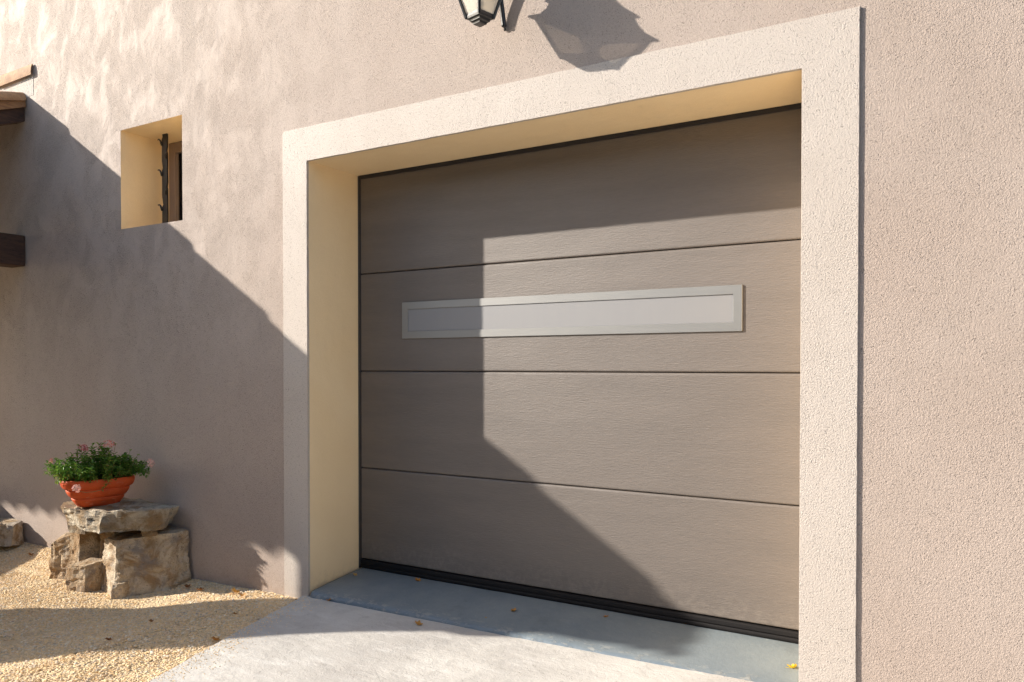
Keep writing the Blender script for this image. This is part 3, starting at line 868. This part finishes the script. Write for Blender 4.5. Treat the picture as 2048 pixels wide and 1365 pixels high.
def wedge(x0, x1, y0, y1, z0, z1, lab, seed):
    stone('stone_wedge', [(x0, y0), (x1, y0 + .02), (x1 - .01, y1), (x0 + .02, y1)], [(x0 - .005, y0 - .005), (x1, y0 + .015), (x1 - .01, y1), (x0 + .02, y1)], z0, z1, M['stoneS'], lab, seed, amp=.0035, group=GW, cat='stone wedge')
wedge(-1.00, -.945, -.20, -.14, -.868, -.826, 'thin pale wedge between the slab and the largest boulder', 1)
wedge(-1.52, -1.40, -.29, -.17, -.888, -.826, 'dark tilted wedge under the left end of the slab', 2)
wedge(-1.24, -1.19, -.25, -.17, -.888, -.826, 'tiny pointed chip wedged under the middle of the slab', 3)
stone('flat_stone', [(-3.2, -.26), (-2.62, -.20), (-2.50, -.10), (-2.52, -.01), (-3.2, -.01)], [(-3.2, -.24), (-2.62, -.17), (-2.50, -.09), (-2.55, -.01), (-3.2, -.01)], -1.12,
      [-.975, -.975, -.985, -.975, -.97], M['stoneA'], 'long flat stone lying against the wall under the porch', 11, amp=.010)

# ------------------------------------------------------------------ flower pot and plant
PC = Vector((-1.307, -.249, -.7205)); prot = RR(72.5)
pot = thing('flower_pot', 'oblong stepped terracotta flower pot standing on the stone slab', 'flower pot', PC)
pot.rotation_euler = (0, 0, prot)
def sup(a, b, k, n=64, e=2.9):
    t = 2 * math.pi * k / n; c, s = math.cos(t), math.sin(t)
    return (a * math.copysign(abs(c) ** (2 / e), c), b * math.copysign(abs(s) ** (2 / e), s))
P_ = [(.094, 0), (.101, .003), (.113, .018), (.123, .032), (.127, .041), (.126, .046), (.121, .048), (.131, .050), (.142, .062), (.149, .074), (.153, .086), (.152, .091), (.146, .093),
      (.156, .095), (.166, .100), (.174, .112), (.178, .126), (.179, .138), (.177, .145), (.172, .148), (.167, .145), (.164, .136), (.160, .116)]
prof = [(a, a * .60 - .004, z) for a, z in P_]
bm = bmesh.new(); n = 64
rings = [[bm.verts.new((*sup(a, b_, k), z)) for k in range(n)] for a, b_, z in prof]
for a, b_ in zip(rings, rings[1:]):
    for k in range(n): bm.faces.new([a[k], a[(k + 1) % n], b_[(k + 1) % n], b_[k]])
bm.faces.new(rings[0][::-1])
bmobj('planter_body', bm, M['terra'], pot, True)
bm = bmesh.new(); c = bm.verts.new((0, 0, .128)); rr = []
for q in range(1, 7):
    rr.append([bm.verts.new((*[v * q / 6 for v in sup(.1605, .092, k)], .126 + .007 * noise.noise((q * 1.3, k * .6, 2)))) for k in range(n)])
for k in range(n): bm.faces.new([c, rr[0][k], rr[0][(k + 1) % n]])
for a, b_ in zip(rr, rr[1:]):
    for k in range(n): bm.faces.new([a[k], b_[k], b_[(k + 1) % n], a[(k + 1) % n]])
bmobj('soil', bm, M['soil'], pot, True)

plant = thing('flowering_plant', 'bushy green plant with small pink flower heads growing in the terracotta pot', 'plant', PC + Vector((0, 0, .128)))
plant.rotation_euler = (0, 0, prot)
rng = random.Random(21)
LV, LF, LR = [], [], []
SV = bmesh.new(); SRr = []
def leaf(p, d, up, L, Wd, r):
    d = d.normalized(); s = d.cross(up)
    if s.length < .01: s = d.cross(Vector((1, 0, 0)))
    s.normalize(); nrm = s.cross(d).normalized()
    base = len(LV)
    pts = [(0, 0), (.3, .42), (.62, .5), (.85, .28), (1, 0), (.85, -.28), (.62, -.5), (.3, -.42)]
    LV.append(p)
    for t, w_ in pts[1:]: LV.append(p + d * L * t + s * Wd * w_ + nrm * (L * (.10 * math.sin(t * 2.5) - .22 * t * t) + abs(w_) * Wd * .35))
    m_ = len(LV); LV.append(p + d * L * .6 - nrm * L * .05)
    for k in range(8): LF.append((base + k, base + (k + 1) % 8, m_))
    LR.extend([r] * 9)
def stem(pts, r0, r1, rv):
    nb = len(SV.verts); tube(SV, pts, [r0 + (r1 - r0) * i / (len(pts) - 1) for i in range(len(pts))], 5)
    SV.verts.ensure_lookup_table(); SRr.extend([rv] * (len(SV.verts) - nb))
def curve(p0, p1, bend, n=7):
    mid = (p0 + p1) / 2 + bend
    return [p0.lerp(mid, t).lerp(mid.lerp(p1, t), t) for t in [i / (n - 1) for i in range(n)]]
def sprig(p0, p1, bend, nl, L0=.022, yellow=0):
    P = curve(p0, p1, bend, 9); stem(P, .0018, .0009, rng.random() * .7 + yellow * .3)
    for i in range(nl):
        t = .18 + .82 * i / max(1, nl - 1); f = t * 8; k = min(7, int(f)); p = P[k].lerp(P[k + 1], f - k)
        ax_ = (P[k + 1] - P[k]).normalized()
        for sgn in (0, 1):
            a = i * 1.6 + sgn * math.pi + rng.uniform(-.5, .5)
            q = ax_.orthogonal().normalized(); q = Matrix.Rotation(a, 3, ax_) @ q
            d = (q * rng.uniform(.8, 1.2) + ax_ * rng.uniform(.2, .9) + Vector((0, 0, .15)))
            L = L0 * rng.uniform(.65, 1.25) * (1.1 - .25 * t)
            r = min(1, max(0, rng.gauss(.36 + yellow, .22)))
            leaf(p, d, Vector((0, 0, 1)), L, L * rng.uniform(.36, .56), r)
for i in range(115):
    a = rng.uniform(0, 2 * math.pi); q = math.sqrt(rng.random())
    p0 = Vector((.14 * q * math.cos(a), .065 * q * math.sin(a), .0))
    px = .200 * q * math.cos(a) * rng.uniform(.9, 1.12); py = .170 * q * math.sin(a) * rng.uniform(.8, 1.15)
    h = .150 * (1 - .50 * q * q) * rng.uniform(.50, 1.12) + .015
    h *= 1 + .22 * math.sin(px * 30 + 2.1 + py * 14)
    sprig(p0, Vector((px, py, h)), Vector((px * .25, py * .25, .02)), rng.randint(7, 12), L0=.029, yellow=.12 if rng.random() < .25 else 0)
for i in range(34):     # drooping / brown undergrowth near the rim
    a = rng.uniform(0, 2 * math.pi); p0 = Vector((.14 * math.cos(a), .07 * math.sin(a), .0))
    p1 = Vector((.20 * math.cos(a), .13 * math.sin(a), rng.uniform(.015, .05)))
    sprig(p0, p1, Vector((0, 0, .03)), 6, .018, yellow=.30)
for s_ in (-1, 1):
    for i in range(16):
        p0 = Vector((s_ * .12, -s_ * .04, .0)); p1 = Vector((s_ * rng.uniform(.16, .225), -s_ * rng.uniform(.09, .185), rng.uniform(.030, .10)))
        sprig(p0, p1, Vector((s_ * .02, 0, .06)), 9, .023)
flowers = []
def flower(c, up, R, m, r0=.0, dens=46):
    up = Vector(up).normalized(); u_ = up.orthogonal().normalized(); v_ = up.cross(u_)
    V_, F_, Rn = [], [], []
    for i in range(dens):
        t = math.sqrt(rng.random()); a = rng.uniform(0, 6.283)
        p = Vector(c) + (u_ * math.cos(a) + v_ * math.sin(a)) * R * t + up * (R * .55 * (1 - t * t) + rng.uniform(-.002, .002))
        nn = (up + (u_ * math.cos(a) + v_ * math.sin(a)) * t * .9 + Vector([rng.uniform(-.4, .4) for _ in range(3)])).normalized()
        uu = nn.orthogonal().normalized(); vv = nn.cross(uu); s = rng.uniform(.0042, .0062); off = rng.uniform(0, 6)
        b0 = len(V_); V_.append(p); 
        for k in range(10):
            aa = off + k * math.pi / 5; rad = s * (1 if k % 2 == 0 else .5)
            V_.append(p + (uu * math.cos(aa) + vv * math.sin(aa)) * rad + nn * (.001 if k % 2 == 0 else 0))
        for k in range(10): F_.append((b0, b0 + 1 + k, b0 + 1 + (k + 1) % 10))
        Rn.extend([min(1, max(0, rng.gauss(.5 + r0, .25)))] * 11)
    o = obj('flower', V_, F_, m, plant)
    at = o.data.attributes.new('rnd', 'FLOAT', 'POINT'); at.data.foreach_set('value', Rn)
# (x, y, z) in the plant's own frame
def fl(x, y, z, up, R, m, r0, p0, lab, dens=46):
    c = Vector((x, y, z)); stem(curve(Vector(p0), c, Vector((0, 0, .02))), .0016, .0010, .3)
    for k in range(5):
        a = k * 1.256; leaf(c - Vector(up).normalized() * .004, Vector((math.cos(a), math.sin(a), -.1)), Vector((0, 0, 1)), .014, .004, .7)
    flower(c, up, R, m, r0, dens)
fl(-.185, .168, .105, (-.6, .2, .45), .022, M['petal'], -.25, (-.12, .06, .02), '')
fl(-.057, .056, .176, (.1, -.5, .7), .029, M['petal2'], 0, (-.05, .02, .02), '', 60)
fl(.049, -.036, .198, (.1, -.5, .7), .031, M['petal'], -.2, (.04, 0, .02), '', 66)
fl(.015, -.03, .188, (-.3, -.3, .9), .018, M['petal'], -.3, (.01, 0, .02), '', 26)
fl(.213, -.184, .096, (.3, -.8, .25), .023, M['petal'], .3, (.12, -.05, .02), '', 60)
# trailing stem over the long front rim
tr = [Vector(p) for p in ((.03, -.07, .01), (.028, -.108, .030), (.020, -.132, .014), (.005, -.140, -.010), (-.02, -.143, -.030), (-.055, -.143, -.036), (-.09, -.138, -.036), (-.115, -.132, -.030), (-.128, -.126, -.020))]
stem(tr, .0018, .0012, .6)
for k in range(0, 4):
    for q in range(8):
        d = Vector([rng.uniform(-1, 1), rng.uniform(-1, .1), rng.uniform(-.4, .9)]); leaf(tr[k].lerp(tr[k + 1], rng.random()), d, Vector((0, 0, 1)), .019, .007, rng.uniform(.6, .98))
flower((-.132, -.126, -.012), (-.2, -.8, .5), .021, M['petal'], .4, 64)
for k, (x, y, z) in enumerate([(-.13, .10, .150), (-.085, .05, .196), (-.03, .0, .19), (.075, -.05, .200), (.14, -.09, .165), (.17, -.12, .14)]):
    stem(curve(Vector((x * .7, y * .6, .03)), Vector((x, y, z)), Vector((0, 0, .01))), .0014, .001, .2)
    for q in range(12):
        d = Vector([rng.uniform(-1, 1), rng.uniform(-1, 1), rng.uniform(.0, 1)]); leaf(Vector((x, y, z - .004)), d, Vector((0, 0, 1)), .010, .0035, rng.uniform(.5, .9))
o = obj('foliage', LV, LF, M['leaf'], plant); at = o.data.attributes.new('rnd', 'FLOAT', 'POINT'); at.data.foreach_set('value', LR)
nsv = len(SV.verts); o = bmobj('stem', SV, M['stem'], plant, True); at = o.data.attributes.new('rnd', 'FLOAT', 'POINT'); at.data.foreach_set('value', (SRr + [0.5] * nsv)[:nsv])

# ------------------------------------------------------------------ fallen leaves
def dry_leaf(x, y, z, s, rot, label, m=None, curl=1.0, seed=0, tone=.4, lobes=5):
    rg = random.Random(seed); V_ = [Vector((0, 0, 0))]; n = 28; F_ = []
    for rr_ in (.5, 1.0):
        for k in range(n):
            a = 2 * math.pi * k / n
            r = s * (.62 + .38 * abs(math.cos(a * lobes / 2)) ** .7) * rr_ * (1.15 if abs(a - math.pi) < 2 else .9)
            px, py = r * math.cos(a), r * .72 * math.sin(a)
            V_.append(Vector((px, py, curl * (.9 * py * py / s + .5 * px * px / s) + s * .18 * noise.noise((px * 60 + seed, py * 60, 0)))))
    for k in range(n):
        F_.append((0, 1 + k, 1 + (k + 1) % n)); F_.append((1 + k, 1 + n + k, 1 + n + (k + 1) % n, 1 + (k + 1) % n))
    bm = bmesh.new(); vv = [bm.verts.new(v) for v in V_]
    for f in F_: bm.faces.new([vv[i] for i in f])
    nb = len(bm.verts); tube(bm, [(-s * .2, 0, .001), (-s * .9, s * .1, .004), (-s * 1.35, s * .25, .008)], s * .03, 5)
    tot = len(bm.verts)
    o = bmobj('fallen_leaf', bm, m or M['dry'], None, False)
    mn = min(v.co.z for v in o.data.vertices)
    R_ = Matrix.Rotation(rg.uniform(-.35, .35), 4, 'X') @ Matrix.Rotation(rg.uniform(-.25, .25), 4, 'Y')
    o.data.transform(R_); mn = min(v.co.z for v in o.data.vertices)
    o.data.transform(Matrix.Translation((0, 0, -mn)))
    at = o.data.attributes.new('rnd', 'FLOAT', 'POINT'); at.data.foreach_set('value', [min(1, max(0, tone + .25 * noise.noise(v.co * 50))) for v in o.data.vertices])
    o.location = (x, y, z); o.rotation_euler = (0, 0, rot)
    tag(o, label, 'leaf', 'dry leaves fallen near the garage door')
def sz(y): return -1.0515 + (y - .018) * .097
DL = [
 (.148, -.010, None, .017, 2.2, 'curled brown leaf on the concrete at the left end of the sill lip', 1, .5),
 (.727, -.075, None, .019, .9, 'curled golden leaf on the concrete just in front of the sill', 2, .75),
 (1.04, .185, 's', .017, 2.6, 'golden brown leaf on the blue sill close to the sunlit patch', 3, .6),
 (1.43, .29, 's', .013, 1.1, 'small rust brown leaf on the shaded right part of the sill', 4, .35),
 (.42, .315, 's', .018, .2, 'reddish leaf on the sill touching the black door seal', 5, .45),
 (.015 + .06, .25, 's', .012, .6, 'pale thin leaf in the shaded left corner of the sill', 6, 1.0),
 (.97, .075, 's', .006, 0, 'tiny pale leaf scrap near the front edge of the sill', 7, 1.0),
 (-.425, -.075, 'g', .024, .4, 'bright orange leaf on the gravel at the foot of the wall', 8, .85),
 (-.335, -.105, 'g', .020, 2.0, 'yellow brown leaf on the gravel just right of the orange one', 9, .7),
 (-.68, -.085, 'g', .018, 1.2, 'reddish leaf on the shaded gravel right of the largest boulder', 10, .2),
 (-.80, -.075, 'g', .020, .2, 'dark brown leaf tucked against the foot of the largest boulder', 11, .0),
 (-.41, -.55, 'g', .012, 0, 'small red leaf alone on the shaded band of gravel', 12, .15),
 (-.31, -.81, 'g', .015, .7, 'dark leaf on the lower edge of the shaded band of gravel', 13, .0),
 (.085, -.595, 'g', .020, .5, 'tan leaf lying against the concrete edge', 14, .55),
 (-.02, -.045, 'g', .016, .2, 'dark leaf at the foot of the cream surround', 15, .0),
 (-2.27, -.10, 'g', .020, .5, 'brown leaf on the gravel between the flat stone and the stack', 16, .4),
 (-.12, -.33, 'g', .013, 1.5, 'brown leaf on the gravel beside the concrete edge below the surround', 17, .3),
]
for (x, y, w_, s, r, lab, sd_, tone) in DL:
    z = apron_z(x, y) + .001 if w_ is None else (sz(y) + .0015 if w_ == 's' else gravel_z(x, y) + .008)
    if lab.startswith('small red leaf alone'): pass
    dry_leaf(x, y, z, s, r, lab, seed=sd_, tone=tone)
dry_leaf(2.212, .150, -1.038, .020, .5, 'bright yellow leaf at the foot of the right jamb of the garage', m=M['yellow'], seed=31, curl=1.2)

# ------------------------------------------------------------------ hedge added out of view, blocks the low sky
def make_sky_block():
    rg = random.Random(5); HV, HF = [], []
    x0, x1, y0, y1, z0, z1 = -16, 16, -8.3, -7.0, -1.15, 2.3
    nx, nz = 90, 14
    def bulge(x, z): return .22 * noise.noise((x * .9, z * .9, 3)) + .09 * noise.noise((x * 3, z * 3, 6))
    prof = [(y1, z0 + (z1 - z0) * k / nz) for k in range(nz + 1)] + [(y1 + (y0 - y1) * k / 4, z1 + .1) for k in range(1, 5)] + [(y0, z1 - (z1 - z0) * k / 6) for k in range(1, 7)]
    for i in range(nx + 1):
        x = x0 + (x1 - x0) * i / nx
        for (y, z) in prof:
            b_ = bulge(x, z + y); HV.append((x, y + (b_ if y > -7.6 else -b_), z + (bulge(x + 40, y) if z > 2 else 0)))
    w = len(prof)
    for i in range(nx):
        for k in range(w - 1): a = i * w + k; HF.append((a, a + 1, a + w + 1, a + w))
    for _ in range(9000):
        x = rg.uniform(x0, x1)
        if rg.random() < .75: z = rg.uniform(z0, z1); y = y1 + bulge(x, z + y1) + rg.uniform(-.03, .10)
        else: y = rg.uniform(y0, y1); z = z1 + .1 + bulge(x + 40, y) + rg.uniform(-.02, .12)
        u = Vector([rg.uniform(-1, 1) for _ in range(3)]).normalized(); v = u.orthogonal().normalized(); sz = rg.uniform(.03, .06)
        p = Vector((x, y, z)); b = len(HV)
        HV.extend([p - u * sz, p + v * sz * .5, p + u * sz, p - v * sz * .5]); HF.append((b, b + 1, b + 2, b + 3))
    m, nt, b = mat('sky_block_leaves', (.035, .06, .02), .7); n = N(nt)
    n.link(n.mix(n.range(n.noise(3, 5, .7), .35, .65), (.030, .055, .016), (.055, .085, .026)), b.inputs['Base Color'])
    o = obj('sky_block_hedge', HV, HF, m); tag(o, 'tall clipped dark green hedge added out of view to block the low sky', 'sky_block_hedge')
make_sky_block()

# ------------------------------------------------------------------ camera, sun, sky
cam = bpy.data.cameras.new('camera'); co = bpy.data.objects.new('camera', cam); COL.objects.link(co)
r_ = Vector((.856480, .516180, 0)).normalized(); f_ = Vector((-.516126, .856391, -.014476)).normalized()
YAW, PIT, ROL = 5.425e-1, -.0145, -.0001
cy, sy, cp, sp = math.cos(YAW), math.sin(YAW), math.cos(PIT), math.sin(PIT)
f_ = Vector((-sy * cp, cy * cp, sp)); r_ = Vector((cy, sy, 0)); u_ = r_.cross(f_)
Rm = Matrix((r_, u_, -f_)).transposed().to_4x4()
co.matrix_world = Matrix.Translation((2.7818, -2.7168, .0274)) @ Rm
cam.sensor_width = 36; cam.lens = 1572.8 / 2048 * 36; cam.shift_y = 72.07 / 2048; cam.clip_end = 2000; cam.clip_start = .05
scene.camera = co

sd = Vector((.825, .386, -.413)).normalized()
sun = bpy.data.lights.new('sun', 'SUN'); so = bpy.data.objects.new('sun', sun); COL.objects.link(so)
so.rotation_euler = sd.to_track_quat('-Z', 'Y').to_euler(); so.location = (-6, -4, 6)
sun.energy = 5.0; sun.angle = RR(.55); sun.color = (1, .915, .80)
w = bpy.data.worlds.new('World'); scene.world = w; w.use_nodes = True
nt = w.node_tree; bg = nt.nodes['Background']
sky = nt.nodes.new('ShaderNodeTexSky'); sky.sky_type = 'NISHITA'; sky.sun_disc = False
sky.sun_elevation = math.asin(-sd.z); sky.sun_rotation = math.atan2(-sd.x, -sd.y) % (2 * math.pi)
sky.air_density = 1.0; sky.dust_density = 1.4; sky.ozone_density = 1.0
nt.links.new(sky.outputs[0], bg.inputs[0]); bg.inputs[1].default_value = .125
scene.view_settings.view_transform = 'Standard'; scene.view_settings.look = 'None'
scene.view_settings.exposure = .82; scene.view_settings.gamma = 1
scene.render.engine = 'CYCLES'
scene.cycles.use_denoising = True; scene.cycles.denoising_input_passes = 'RGB_ALBEDO_NORMAL'; scene.cycles.denoising_prefilter = 'NONE'; scene.cycles.max_bounces = 8; scene.cycles.diffuse_bounces = 5
